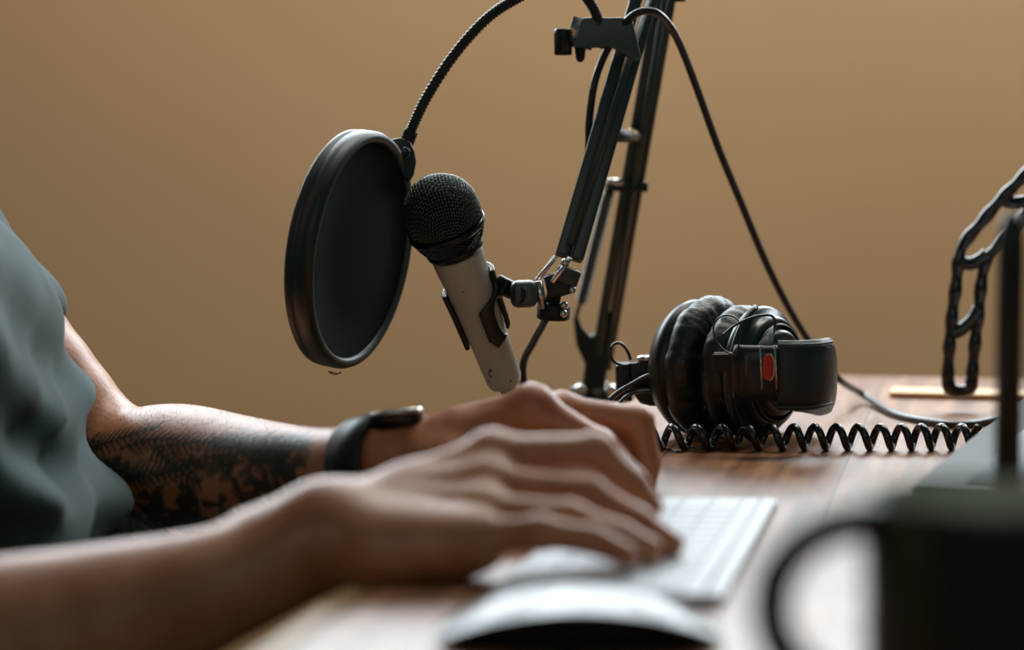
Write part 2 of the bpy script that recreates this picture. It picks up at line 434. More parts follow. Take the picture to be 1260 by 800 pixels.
G.append((.010, .004, [(A(P(420,672,-.478)), A(P(470,676,-.487)), .0195, .0195), (A(P(470,676,-.487)), A(P(548,672,-.490)), .0195, .0165)]))
G += hand(FW, None, fI, fM, fR, fP, fT, .022)
vs, q = grow(G, .0021)
vs = relax(vs, q, 2, .5)
# skin material with the tattoo drawn as a per-vertex mark
def skin():
    m = bpy.data.materials.new('skin'); m.use_nodes = True; nt = m.node_tree; b = nt.nodes['Principled BSDF']; L = nt.links
    tc = nt.nodes.new('ShaderNodeTexCoord'); n = nt.nodes.new('ShaderNodeTexNoise'); n.inputs['Scale'].default_value = 35; n.inputs['Detail'].default_value = 6
    cr = nt.nodes.new('ShaderNodeValToRGB'); cr.color_ramp.elements[0].position = .32; cr.color_ramp.elements[0].color = (*lin((172,102,64)),1)
    cr.color_ramp.elements[1].position = .68; cr.color_ramp.elements[1].color = (*lin((202,140,99)),1)
    L.new(tc.outputs['Object'], n.inputs['Vector']); L.new(n.outputs['Fac'], cr.inputs['Fac'])
    at = nt.nodes.new('ShaderNodeAttribute'); at.attribute_name = 'tattoo'
    mx = nt.nodes.new('ShaderNodeMix'); mx.data_type = 'RGBA'; L.new(at.outputs['Fac'], mx.inputs['Factor']); L.new(cr.outputs['Color'], mx.inputs['A'])
    mx.inputs['B'].default_value = (*lin((30,42,36)),1); L.new(mx.outputs['Result'], b.inputs['Base Color'])
    b.inputs['Roughness'].default_value = .43; b.inputs['Specular IOR Level'].default_value = .65
    b.inputs['Subsurface Weight'].default_value = .12; b.inputs['Subsurface Radius'].default_value = (1,.35,.2); b.inputs['Subsurface Scale'].default_value = .006
    v = nt.nodes.new('ShaderNodeTexNoise'); v.inputs['Scale'].default_value = 260; v.inputs['Detail'].default_value = 4
    bp = nt.nodes.new('ShaderNodeBump'); bp.inputs['Strength'].default_value = .4; bp.inputs['Distance'].default_value = .0008
    L.new(tc.outputs['Object'], v.inputs['Vector']); L.new(v.outputs['Fac'], bp.inputs['Height']); L.new(bp.outputs['Normal'], b.inputs['Normal'])
    return m
SKIN = skin()
body = link_np('body', vs, q, SKIN, person)
# tattoo: strokes in (u along forearm, v around) millimetres
ax = FWa-fElb; L_ = np.linalg.norm(ax); ax = ax/L_
rel = vs-fElb; u_ = rel@ax; rad_ = rel-u_[:,None]*ax
nrm = A((0,-1,0)); nrm = nrm-ax*(nrm@ax); nrm /= np.linalg.norm(nrm); upx = np.cross(ax, nrm); upx = upx if upx[2] > 0 else -upx
an = np.arctan2(rad_@upx, rad_@nrm); rr_ = np.linalg.norm(rad_, axis=1); v_ = an*rr_*1000; u_ = u_*1000
near = (np.abs(v_) < 90) & (u_ > -45) & (u_ < 262) & (rr_ < .06)
idx = np.where(near)[0]; U = u_[idx]; V = v_[idx]; M_ = np.zeros(len(idx))
rnd = random.Random(11)
def stroke(x0,y0,x1,y1,w0,w1,dark=1.0):
    global M_
    x0,x1,y0,y1 = x0*1.14,x1*1.14,y0+15,y1+15
    dx,dy = x1-x0,y1-y0; l2 = dx*dx+dy*dy+1e-9
    h = np.clip(((U-x0)*dx+(V-y0)*dy)/l2,0,1); d = np.hypot(U-x0-h*dx, V-y0-h*dy)-(w0+(w1-w0)*h)
    M_ = np.maximum(M_, dark*np.clip(.7-d/1.8,0,1))
def fern(x,y,ang,L,bend,leaf,sign=1):
    n = int(L/5); px,py = x,y; a = ang
    for i in range(n):
        nx,ny = px+5*math.cos(a), py+5*math.sin(a); stroke(px,py,nx,ny,1.1,1.0)
        f = 1-i/n*.6
        for s in (-1,1):
            la = a+s*R(55); stroke(nx,ny,nx+leaf*f*math.cos(la),ny+leaf*f*math.sin(la),1.5,.3)
        px,py = nx,ny; a += bend
TATT0 = 0
for y0 in (12,):
    fern(-12,4,R(32),50,-.06,13); fern(18,16,R(8),62,.02,14); fern(55,14,R(20),46,-.08,13); fern(88,12,R(6),60,-.03,12)
    fern(130,12,R(4),62,-.02,12); fern(-5,0,R(-12),60,.05,13); fern(38,8,R(-35),45,.06,12); fern(80,16,R(-50),50,.05,12)
    fern(118,14,R(-20),64,.03,13); fern(60,-4,R(-10),60,.04,13); fern(150,2,R(5),50,.0,12)
for k in range(8):                                                   # star flower
    a = k*math.pi/4; stroke(52,-8,52+14*math.cos(a),-8+14*math.sin(a),.4,2.8)
for k in range(230):
    x = rnd.uniform(-8,205); y = rnd.uniform(-62,-16 if x < 110 else 4); a = rnd.uniform(0,6.28); l = rnd.uniform(6,16)
    if math.hypot(x-52,y+8) < 20: continue
    stroke(x,y,x+l*math.cos(a),y+l*math.sin(a),rnd.uniform(2,5),.6,.95)
for k in range(46):
    x = rnd.uniform(110,215); y = rnd.uniform(-14,16); a = rnd.uniform(0,6.28); stroke(x,y,x+8*math.cos(a),y+8*math.sin(a),2.4,.8,.8)
M_ *= np.clip((U+20)/8,0,1)*np.clip((240-U)/10,0,1)*.97
tat = np.zeros(len(body.data.vertices), np.float32)
if len(tat) == len(vs): tat[idx] = M_
at = body.data.attributes.new('tattoo','FLOAT','POINT'); at.data.foreach_set('value', tat)
# fine hairs on the far forearm
HAIR = mat('arm_hair', (200,160,120), .4)
hb = MB(); rnd = random.Random(4)
cand = [i for i in idx if -60 < u_[i] < 190 and v_[i] > -10]
nv = body.data.vertices
for i in rnd.sample(cand, min(700, len(cand))):
    c = Vector(vs[i]); n_ = Vector(nv[i].normal); n_ = n_ if n_.length > .1 else Vector((0,0,1))
    d = (n_*.8+Vector(ax)*rnd.uniform(.3,1.0)+Vector((rnd.uniform(-.3,.3),rnd.uniform(-.3,.3),rnd.uniform(-.2,.3)))).normalized()
    l = rnd.uniform(.004,.008); pts = [c, c+d*l*.5, c+d*l+Vector(ax)*l*.35]
    hb.add(*tube(pts, [.00006,.00005,.00002], 3))
o = hb.obj('arm_hair', HAIR, root=person); o['kind'] = 'stuff'
# t-shirt ------------------------------------------------------------------
SH = mat('teal_cotton', (30,58,60), .9, bump=('noise', 900, .3, .0006), var=(13,(58,90,94),.45,.75), sheen=.12)
def folds(X, D):
    x,y,z = X[:,0],X[:,1],X[:,2]-TZ
    w = .0062*np.sin(z*78+y*16+3*np.sin(y*9+x*12)+1.2*np.sin(z*23)) + .0034*np.sin(z*150-y*44+x*36+2*np.sin(y*19)) + .0034*np.sin(y*46+z*60+x*30)
    return D + w*np.clip((.16-z)/.16, .25, 1.25)
SG = [(.05,.05,[
    (A((-.40,cy-.09,tz(-.24))), A((-.40,cy+.09,tz(-.24))), .135,.135),
    (A((-.380,cy-.070,tz(-.085))), A((-.380,cy+.070,tz(-.075))), .142,.142),
    (A((-.404,cy-.08,tz(.055))), A((-.404,cy+.08,tz(.06))), .122,.122),
    (A((-.455,cy-.11,tz(.16))), A((-.455,cy+.11,tz(.16))), .092,.092)]),
    (.035,.02,[(nSh, lerp(nSh,nElb,.42), .072,.066)]),
    (.035,.02,[(fSh, lerp(fSh,fElb,.36), .062,.057), (lerp(fSh,fElb,.36), lerp(fSh,fElb,.74), .055,.0500)])]
fdir = (fElb-fSh)/np.linalg.norm(fElb-fSh); ndir = (nElb-nSh)/np.linalg.norm(nElb-nSh)
fcut = lerp(fSh,fElb,.675); ncut = lerp(nSh,nElb,.55)
def shirt_field(X, D):
    D = folds(X, D)
    for S_, E_, dr, cut in ((fSh,fElb,fdir,fcut),(nSh,nElb,ndir,ncut)):
        near_ = sd_cap(X, S_*.45+E_*.55, E_, .070, .070) < 0
        pl = (X-cut)@dr
        onlyarm = near_
        D = np.where(onlyarm, np.maximum(D, pl), D)
    nk = np.linalg.norm((X-A((-.425,cy,tz(.30))))*A((1,1,.8)), axis=1)-.075
    return np.maximum(D, -nk)
vs2, q2 = grow(SG, .0036, shirt_field)
vs2 = relax(vs2, q2, 2, .5)
shirt = link_np('t_shirt', vs2, q2, SH, person)
# trousers, shoes, hair (all below or above the picture)
TR = mat('dark_denim', (26,28,32), .9)
tg = [(.05,.04,[(A((-.41,cy-.09,tz(-.27))), A((-.41,cy+.09,tz(-.27))), .125,.125)])]
for s in (-1,1):
    hp = A((-.38,cy+s*.10,tz(-.27))); kn = A((.03,cy+s*.13,tz(-.23))); an_ = A((.0,cy+s*.12,.11))
    tg.append((.03,.03,[(hp,kn,.088,.062),(kn,an_,.06,.048)]))
v3,q3 = grow(tg, .007); link_np('trousers', relax(v3,q3,2), q3, TR, person)
for s in (-1,1):
    v3,q3 = grow([(.02,.03,[(A((-.03,cy+s*.12,.045)),A((.12,cy+s*.13,.036)),.042,.035),(A((.0,cy+s*.12,.11)),A((0,cy+s*.12,.05)),.045,.04)])], .004)
    v3[:,2] = np.maximum(v3[:,2], .001); link_np('shoe', v3, q3, BLKM, person)
def hairf(X, D): return np.maximum(D, np.minimum((X[:,0]-hc[0])*.9-.045-(X[:,2]-hc[2]-.03)*.7, 1)*1.0)
v3,q3 = grow([(.02,.025,[(hc+A((-.028,0,.022)), hc+A((.016,0,.030)), .086,.078), (hc+A((-.05,0,-.02)), hc+A((-.05,0,-.05)), .055,.045)])], .004, hairf)
link_np('hair', v3, q3, mat('brown_hair',(60,42,30),.6,bump=('noise',300,.8,.002)), person)
# eyes
for s in (-1,1):
    link('eye', *lathe(hc+A((.083,s*.028,.004)), (1,0,0), [(.011*math.cos(a)*-1, max(.011*math.sin(a),1e-5)) for a in np.linspace(.01,3.13,10)], 16), mat('eye',(225,222,215),.2), root=person)
LIP = mat('lips', (150,86,72), .5); BROW = mat('brow_hair', (52,38,28), .7)
link('lips', *tube(crom([hc+A((.078,-.020,-.054)), hc+A((.094,-.009,-.0525)), hc+A((.0965,0,-.054)), hc+A((.094,.009,-.0525)), hc+A((.078,.020,-.054))],6), .0042, 8), LIP, root=person)
for s in (-1,1):
    link('eyebrow', *tube(crom([hc+A((.093,s*.014,.026)), hc+A((.092,s*.026,.031)), hc+A((.080,s*.042,.027))],6), .0030, 8), BROW, root=person)
# stool under the person
st = thing('stool', 'plain dark stool under the seated person', 'stool', (-.42, cy, 0))
link('seat', *lathe((-.42,cy,tz(-.42)), (0,0,1), [(0,.17),(.008,.178),(.022,.178),(.03,.17)], 40), BLKM, root=st)
for sx in (-1,1):
    for sy in (-1,1): link('leg', *tube([(-.42+sx*.11,cy+sy*.11,tz(-.42)),(-.42+sx*.16,cy+sy*.16,0.0)], .014, 12), BLKM, root=st)
# watch ----------------------------------------------------------------------
wc = lerp(P(410,566,-.16), FWa, .90); wc = A(P(468,569,-.1965))
wax = Vector(FWa-A(P(410,577,-.16))).normalized()
STRAP = mat('watch_strap', (20,30,30), .45)
def strapf(s, r, a): return (r, s)
prof = [(-.017,.0270),(-.016,.0290),(0,.0297),(.016,.0290),(.017,.0270),(0,.0262)]
strap = link('watch_strap', *ring_lathe(wc, wax, prof, 56), STRAP, root=person)
wu, wv, ww = frame(wax)
wcd = Vector(A(P(512,534,-.195))); wn = (wu*.85+ww*.15).normalized()
case = link('watch_case', *lathe(Vector(wc)+wu*.0235+ww*.021, (wu-ww*.0), [(-.006,.014),(-.004,.0160),(.002,.0165),(.004,.0162),(.0050,.0140)], 36, hint=tuple(ww)), BLKG, root=person, parent=strap)
link('watch_bezel', *ring_lathe(Vector(wc)+wu*.0270+ww*.021, wu, [(-.002,.0166),(.0012,.0162),(.0016,.0148),(-.0005,.0145)], 36, hint=tuple(ww)), STL, root=person, parent=strap)
# ------------------------------------------------------------------ pop filter
pn = Vector((math.sin(R(68.5))*math.cos(R(8)), -math.cos(R(68.5)), -math.sin(R(68.5))*math.sin(R(8)))).normalized()
pc = P(447,309,0)
pf = thing('pop_filter', 'round black pop filter on a flexible gooseneck in front of the microphone', 'pop filter', pc-Vector((0,0,.08)))
PR = .0800
prof = [(-.0175,PR-.006),(-.0188,PR-.003),(-.0168,PR-.0006),(-.0120,PR),(-.0114,PR-.0010),(-.0108,PR),(-.003,PR),(.0003,PR-.0014),(.0013,PR-.0040),(.0008,PR-.0066),(-.0025,PR-.0080),(-.012,PR-.0078)]
link('hoop', *ring_lathe(pc, pn, prof, 128), mat('hoop_plastic',(12,34,32),.45,spec=.6), root=pf)
MESH = mat('filter_mesh', (5,26,24), .85, spec=.12, bump=('noise',700,.15,.0003))
link('mesh_screen', *lathe(pc, pn, [(-.0015,PR-.0074),(-.0020,PR-.0080),(-.0020,PR*.5),(-.0020,.0005)], 96, cap=False), MESH, root=pf)
link('mesh_screen', *lathe(pc, pn, [(-.0130,PR-.0074),(-.0125,PR-.0080),(-.0125,PR*.5),(-.0125,.0005)], 96, cap=False), MESH, root=pf)
# lug
pu, pv, pw = frame(pn)
lug = MB(); LY = .050
la = P(497,196,LY)
poly = [(-.0085,.013),(-.001,.0150),(.0052,.0125),(.0075,.006),(.0078,-.002),(.005,-.011),(.001,-.0165),(-.004,-.010),(-.008,.002)]
lo_ = bev(lug.add(*prism(poly, .012, la, (1,.15,0), (-.12,0,1))).obj('bracket', mat('lug_plastic',(44,58,55),.4), root=pf), .0018)
sp_ = P(498,188,LY-.0075)
scr = link('screw', *lathe(sp_, (.1,-1,0), [(-.001,.0040),(.001,.0040),(.0018,.0030)], 20), BLKG, root=pf, parent=lo_)
link('screw_ring', *ring_lathe(sp_+Vector((0,-.0012,0)), (.1,-1,0), [(0,.0037),(.0006,.0034),(0,.0030)], 24), GRYM, root=pf, parent=lo_)
gn = crom([P(500,178,.052),P(506,160,.052),P(526,118,.05),P(560,66,.048),P(600,22,.045),P(640,-4,.045),P(680,-22,.05),P(706,-18,.055),P(726,3,.060),P(738,30,.065),P(744,58,.070)], 44)
rr = [.0036+.00035*math.sin(i*math.pi*.5) for i in range(len(gn))]
link('gooseneck', *tube(gn, rr, 12), BLK, root=pf)
link('neck_collar', *tube(crom([P(497,186,.052),P(501,174,.052),P(506,161,.052)],4), .0050, 16), BLKM, root=pf)
# clamp on the boom
CY = .082
cl = P(742,43,CY-.012)
poly = [(-.0145,.0115),(-.019,-.0065),(-.0185,-.009),(.006,-.0085),(.022,-.018),(.026,-.016),(.020,.010),(.018,.0118)]
clamp = bev(link('clamp', *prism(poly, .017, cl, (1,0,0), (0,0,1)), mat('clamp_metal',(56,76,72),.4,spec=.6), root=pf), .0012)
link('clamp_highlight', *bar(P(712,58,CY-.0125), P(721,24,CY-.0125), .018, .004), STL, root=pf, parent=clamp)  # bright bar standing in for the window highlight on the clamp's edge
link('clamp_knob', *lathe(P(693,51,CY-.01), (0,0,1), [(-.0095,.0045),(-.009,.0058),(.006,.0062),(.008,.0058),(.0088,.005)], 28, fn=lambda s,r,a:(r*(1+.05*math.cos(12*a)),s)), BLK, root=pf, parent=clamp)
link('clamp_bolt', *tube([P(695,54,CY-.01),P(716,54,CY-.01)], .0022, 12), GRYM, root=pf, parent=clamp)
link('wing_screw', *lathe(P(714,64,CY-.01), (0,0,1), [(-.007,.0012),(-.005,.003),(.004,.0042),(.006,.003)], 16), BLKM, root=pf, parent=clamp)
# stray thread
tag(link('thread', *tube(crom([P(419,457,-.03),P(417,460,-.032),P(411,459,-.034),P(404,457,-.034),P(412,461,-.033),P(420,458,-.03)],6), .00035, 5), RUB, origin=P(419,457,-.03)), 'tiny loose thread dangling from the bottom of the pop filter', 'thread')
# ------------------------------------------------------------------ microphone
MA = Vector((.336*.92, .39, -.943*.92)).normalized(); MC = P(543,262,0)
mu_, mv_, mw_ = frame(MA, (0,-1,0))      # mu_ points to the viewer side
mic = thing('microphone', 'handheld microphone with black wire grille and worn cream body', 'microphone', MC+MA*.135)
def ms(s, ang, r): return MC+MA*s+(mu_*math.cos(ang)+mv_*math.sin(ang))*r
WIRE = mat('grille_wire', (84,94,91), .24, .9)
RB = .0258
gm = MB(); pit = .00235; n_ = 22
def dome(x, y, lift):
    r = math.hypot(x, y); th = r/RB
    if th > R(108): return None
    a = math.atan2(y, x); rr = (RB+lift)
    c, s = math.cos(th), math.sin(th)
    ssh = s if th < math.pi/2 else 1-.04*(th-math.pi/2)
    z = -c*rr if th < math.pi/2 else (th-math.pi/2)*RB
    return ms(z, a, rr*ssh)
for d in (0,1):
    for i in range(-n_, n_+1):
        run = []
        for j in range(-2*n_, 2*n_+1):
            x, y = (i*pit, j*pit/2) if d == 0 else (j*pit/2, i*pit)
            lift = .00048*math.cos(math.pi*(j/2+i))*(1 if d == 0 else -1)
            q_ = dome(x, y, lift)
            if q_ is None:
                if len(run) > 2: gm.add(*tube(run, .00046, 5))
                run = []
            else: run.append(q_)
        if len(run) > 2: gm.add(*tube(run, .00046, 5))
# lower tapered section
def taper(s): return .0252-.0062*((s-.012)/.014)**1.4 if s > .012 else .0252
for k in range(40):
    for d in (-1,1):
        run = []
        for j in range(13):
            s = .0135+j*.001; a = 2*math.pi*k/46+d*j*.062
            run.append(ms(s, a, taper(s)+.0004*d*math.cos(math.pi*j)))
        gm.add(*tube(run, .00036, 4))
gr_ = gm.obj('grille', WIRE, root=mic)
foam = link('inner_foam', *lathe(MC, MA, [(-.0245*math.cos(a), max(.0245*math.sin(a),1e-5)) for a in np.linspace(.01,math.pi/2,16)]+[(.012,.0240),(.026,.0175)], 48, hint=(0,-1,0)), mat('foam',(8,12,12),1.0), root=mic, parent=gr_)
link('grille_band', *ring_lathe(MC, MA, [(.0095,.0248),(.0095,.0260),(.0105,.0267),(.0122,.0267),(.0135,.0260),(.0138,.0245)], 72, hint=(0,-1,0)), mat('band_black',(22,28,27),.22,.3), root=mic)
link('collar', *ring_lathe(MC, MA, [(.0255,.017),(.0255,.0196),(.0268,.0200),(.0295,.0193),(.0305,.0182),(.0305,.016)], 64, hint=(0,-1,0)), mat('collar_black',(26,32,30),.3,.3), root=mic)
CREAM = mat('worn_cream_paint', (190,190,174), .38, 0.0, var=(160,(70,66,58),.735,.76), spec=.55)
def bodyr(s):
    pts = [(.030,.0178),(.040,.0174),(.055,.0160),(.075,.0146),(.100,.0136),(.125,.0128),(.134,.0124),(.137,.0112)]
    for (a,b),(c,d) in zip(pts, pts[1:]):
        if s <= c: return b+(d-b)*max(0,(s-a))/(c-a)
    return pts[-1][1]
link('handle', *lathe(MC, MA, [(s,bodyr(s)) for s in list(np.linspace(.030,.134,34))+[.1358,.137,.1374]], 64, hint=(0,-1,0)), CREAM, root=mic)
# worn marks: small scuffs at the tail
SCUF = mat('scuff',(52,48,42),.7)
for (s, a, w, h) in ((.119,.55,.0012,.0022),(.121,.68,.0008,.0016),(.123,.62,.0010,.0010),(.131,-.35,.0010,.0014),(.118,.48,.0009,.0010),(.052,.15,.0005,.0008),(.053,.3,.0007,.0004),(.128,.95,.0009,.0012)):
    link('scuff', *lathe(ms(s,a,bodyr(s)-.0001), (mu_*math.cos(a)+mv_*math.sin(a)), [(0,w),(.00022,w*.8)], 7, fn=lambda s_,r,an_:(r*(1+.35*math.sin(3*an_)),s_)), SCUF, root=mic)
link('plug', *lathe(MC+MA*.137, MA, [(0,.0056),(.010,.0056),(.011,.0050),(.018,.0046),(.019,.0034)], 24, hint=(0,-1,0)), BLKM, root=mic)
# ------------------------------------------------------------------ boom stand
bs = thing('boom_arm', 'black spring boom arm clamped to the table edge holding the microphone', 'microphone stand', PT(738,492))
EB = P(828,-105,.15)                        # elbow above the picture
JA = P(700,318,.035)
A_top = P(812,-70,.12)
BT = P(829,-70,.165); BB = P(733,462,.265)
# arm A: two rails with a bright groove
def rails(a, b, sep, w, h, name, side):
    a, b = Vector(a), Vector(b); n_ = frame(b-a, (0,1,0)); sd = n_[1]
    r1 = bev(link(name, *bar(a+sd*sep, b+sd*sep, w, h), DKM, root=bs), .0014)
    r2 = bev(link(name, *bar(a-sd*sep, b-sd*sep, w, h), DKM, root=bs), .0014)
    return r1, r2
rails(JA, A_top, .0053, .0088, .010, 'upper_rail', 1)
rails(P(739,452,.262), BT, .0046, .0078, .010, 'lower_rail', 1)
sd = frame(A_top-JA, (0,1,0))
# a slim rod in front of the A rails
link('tension_rod', *tube([JA+Vector((.001,-.0085,.01)), A_top+Vector((.001,-.0085,-.01))], .0024, 12), DKM, root=bs)
link('tension_rod', *tube([P(752,400,.245), BT+Vector((-.002,-.010,-.01))], .0024, 12), DKM, root=bs)
# springs
def spring(a, b, r, wr, turns, name):
    a, b = Vector(a), Vector(b); u,v,w = frame(b-a); n_ = turns*10; L = (b-a).length
    pts = [a+w*L*i/n_+(u*math.cos(2*math.pi*i/10)+v*math.sin(2*math.pi*i/10))*r for i in range(n_+1)]
    return link(name, *tube(pts, wr, 5), mat('spring_steel',(96,104,100),.35,.2), root=bs)
spring(P(749,236,.215), P(716,370,.24), .0036, .0010, 40, 'spring')
link('spring_sleeve', *tube([P(750,232,.215), P(715,372,.24)], .0031, 12), BLKM, root=bs)
link('spring_hook', *tube(crom([P(715,372,.24),P(711,382,.243),P(709,392,.245)],4), .0018, 8), GRYM, root=bs)
bev(link('collar_plate', *bar(P(746,229,.214), P(796,230,.216), .016, .0075, (0,0,1)), BLK, root=bs), .001)
link('collar_screw', *tube([P(748,224,.206), P(766,224,.206)], .0028, 12), STL, root=bs)
link('cross_pin', *tube([P(748,167,.070), P(786,168,.209)], .0045, 14), BLKM, root=bs)
link('pin_nut', *tube([P(773,167,.160), P(778,167,.180)], .0052, 6), mat('brass',(180,150,80),.3,.9), root=bs)
# elbow joint above the picture
link('elbow_joint', *lathe(EB+Vector((0,-.02,0)), (0,1,0), [(0,.012),(.002,.014),(.058,.014),(.06,.012)], 28), BLK, root=bs)
bev(link('elbow_plate', *prism([(-.016,-.03),(.014,-.03),(.016,.012),(0,.02),(-.014,.012)], .004, EB+Vector((-.002,-.016,0)), (1,0,0),(0,0,1)), DKM, root=bs), .001)
link('elbow_knob', *tube([P(834,2,.13), P(834,-25,.13)], .0055, 14), BLK, root=bs)
# yoke at the base
yk = P(733,440,.262)
def PX(px, py, Y0=.262): q_ = P(px,py,Y0); return (q_.x-yk.x, q_.z-yk.z)
poly = [PX(705,389),PX(711,388),PX(716,402),PX(727,414),PX(738,404),PX(748,380),PX(759,382),PX(757,420),PX(748,446),PX(744,478),PX(716,478),PX(720,448),PX(709,424)]
bev(link('base_yoke', *prism(poly, .016, yk, (1,0,0),(0,0,1)), BLKM, root=bs), .0016)
link('swivel_post', *tube([PT(738,492,0)+Vector((0,0,-.001)), P(735,470,.262)], .0075, 20), GRYM, root=bs)
be = T(.80, .022); 
bcx = PT(740,490)
bsm = MB(); bsm.add(*box(bcx+Vector((.004,0,.0045)), .021, .02, .0045, p, t, Z)); bsm.add(*box(bcx+Vector((-.018,0,-.026)), .004, .02, .036, p, t, Z)); bsm.add(*box(bcx+Vector((.0,0,-.062)), .020, .02, .004, p, t, Z))
bev(bsm.obj('table_clamp', BLK, root=bs, smooth=False), .0012)
link('clamp_screw', *tube([bcx+Vector((.004,0,-.10)), bcx+Vector((.004,0,-.040))], .004, 14), GRYM, root=bs)
for px_ in (714, 751): link('base_bolt', *lathe(P(px_,481,.238), (0,-1,.4), [(-.006,.0048),(.0,.0052),(.004,.0045),(.006,.002)], 18), STL, root=bs)
# bracket at the microphone end
for (a, b, w_, Yd) in (((660,345),(684,316),.0022,.028),((679,347),(702,317),.0022,.012)):
    bev(link('end_plate', *bar(P(*a,Yd), P(*b,Yd), .012, .0030, (1,0,.6)), STL, root=bs), .0004)
bev(link('pivot_block', *bar(P(672,354,.02), P(706,345,.02), .016, .016, (0,1,0)), BLK, root=bs), .002)
bev(link('pivot_block', *bar(P(684,335,.016), P(712,345,.016), .012, .012, (0,1,0)), DKM, root=bs), .002)
link('pivot_knob', *lathe(P(681,383,.02), (0.05,0,1), [(-.0062,.0085),(-.005,.0105),(.003,.0108),(.006,.008)], 24, fn=lambda s,r,a:(r*(1+.05*math.cos(10*a)),s)), BLKM, root=bs)
link('pivot_stem', *tube([P(679,378,.02),P(683,352,.02)], .0052, 16), BLKM, root=bs)
for q_ in ((695,323,.006),(704,357,.01),(694,376,.008),(693,386,.008)):
    link('rivet', *lathe(P(*q_), (.3,-1,.2), [(-.003,.0022),(.001,.0027),(.0025,.0016)], 12), STL, root=bs)
link('hinge_pin', *tube([P(662,346,.012), P(668,380,.012)], .0030, 14), STL, root=bs)
# clip and swivel ------------------------------------------------------------
clp = thing('microphone_clip', 'black open-sided clip gripping the cream microphone body', 'microphone clip', P(640,362,.02))
cp = MB(); NS, NA = 84, 170
s0, s1 = .050, .106
def inside(sn, a):
    # sn along the clip; a in degrees from the viewer side, + to the right; covers right side, back and left side
    s = s0+(s1-s0)*sn; a = a % 360
    if a > 180: return a < 287-8*abs(sn-.5)*2 and .058 < s < .103
    f = min(1, max(0, (s-.060)/.013)); f = f*f*(3-2*f)
    if a < 72-76*f+ (4*f if s < .09 else 4): 
        if not (a+360 < 0): return False
    if s > .104-a/90*.012 - (.010*max(0,(16-a))/16 if a < 16 else 0): return False
    if ((s-.0825)/.0140)**2+((a-56)/21)**2 < 1: return False
    return True
idx_ = {}
def cv(i, j, r_):
    k = (i,j,r_)
    if k not in idx_:
        s = s0+(s1-s0)*i/NS; a = R(j*360/NA); idx_[k] = len(cp.v)
        sn = i/NS
        cp.v.append(ms(s, -a if False else a, bodyr(s)+(.0006 if r_ == 0 else .0042)))
    return idx_[k]
# find which way mv_ runs: + must be to the right in the picture
sgn = 1 if mv_.x > 0 else -1
occ = [[inside((i+.5)/NS, ((j+.5)*360/NA)) for j in range(NA)] for i in range(NS)]
def C_(i,j): return 0 <= i < NS and occ[i][j%NA]
def cvj(i,j,r_): return cv(i, (sgn*j)%NA, r_)
for i in range(NS):
    for j in range(NA):
        if not occ[i][j]: continue
        for r_ in (0,1): cp.f.append((cvj(i,j,r_),cvj(i+1,j,r_),cvj(i+1,j+1,r_),cvj(i,j+1,r_)))
        if not C_(i-1,j): cp.f.append((cvj(i,j,0),cvj(i,j+1,0),cvj(i,j+1,1),cvj(i,j,1)))
        if not C_(i+1,j): cp.f.append((cvj(i+1,j,0),cvj(i+1,j+1,0),cvj(i+1,j+1,1),cvj(i+1,j,1)))
        if not C_(i,j-1): cp.f.append((cvj(i,j,0),cvj(i+1,j,0),cvj(i+1,j,1),cvj(i,j,1)))
        if not C_(i,j+1): cp.f.append((cvj(i,j+1,0),cvj(i+1,j+1,0),cvj(i+1,j+1,1),cvj(i,j+1,1)))
o = cp.obj('clip_shell', mat('clip_plastic',(26,36,35),.34,spec=.6), root=clp)
md = o.modifiers.new('s','SMOOTH'); md.factor = .5; md.iterations = 4
bev(link('clip_tab', *bar(P(617,350,.030), P(630,358,.022), .012, .016, (0,1,0)), BLK, root=clp), .002)
sw = bev(link('swivel', *bar(P(628,362,.014), P(661,361,.014), .018, .0205, (0,1,0)), mat('swivel_plastic',(72,84,82),.36,spec=.6), root=clp), .0052, 5)
link('swivel_socket', *lathe(P(638,363,.0045), (-.1,-1,0), [(-.002,.0045),(.0003,.0048),(.0006,.0035)], 24, hint=(0,0,1), fn=lambda s,r,a:(r*(1.25 if False else 1+.25*abs(math.cos(a))),s)), BLKM, root=clp, parent=sw)
# ------------------------------------------------------------------ microphone cable
tail = MC+MA*.154
cb = crom([tail, P(634,500,.07), P(640,508,.085), P(645,490,.085), P(644,448,.08), P(657,420,.07), P(672,392,.055), P(688,350,.055), P(702,300,.065),P(716,236,.075),P(724,185,.08),P(725,150,.08),P(731,105,.08),P(742,72,.085),P(757,45,.075),
   P(773,24,.06), P(790,14,.055), P(808,16,.06), P(824,32,.075), P(838,58,.09), P(858,110,.11), P(884,182,.13), P(912,250,.15), P(942,322,.165), P(972,382,.175), P(1002,430,.18), P(1030,465,.17), PT(1062,492,.0028)+Vector((0,0,.004)), PT(1100,509,.0028), PT(1150,520,.0028), PT(1185,523,.0028), PT(1222,517,.0028), PT(1270,510,.0028), PT(1340,506,.0028)], 10)
tag(link('microphone_cable', *tube(cb, .0027, 12), mat('cable_rubber',(16,27,27),.36,spec=.6), origin=P(1002,430,.18)), 'thick black microphone cable draped over the boom arm down to the table', 'cable')
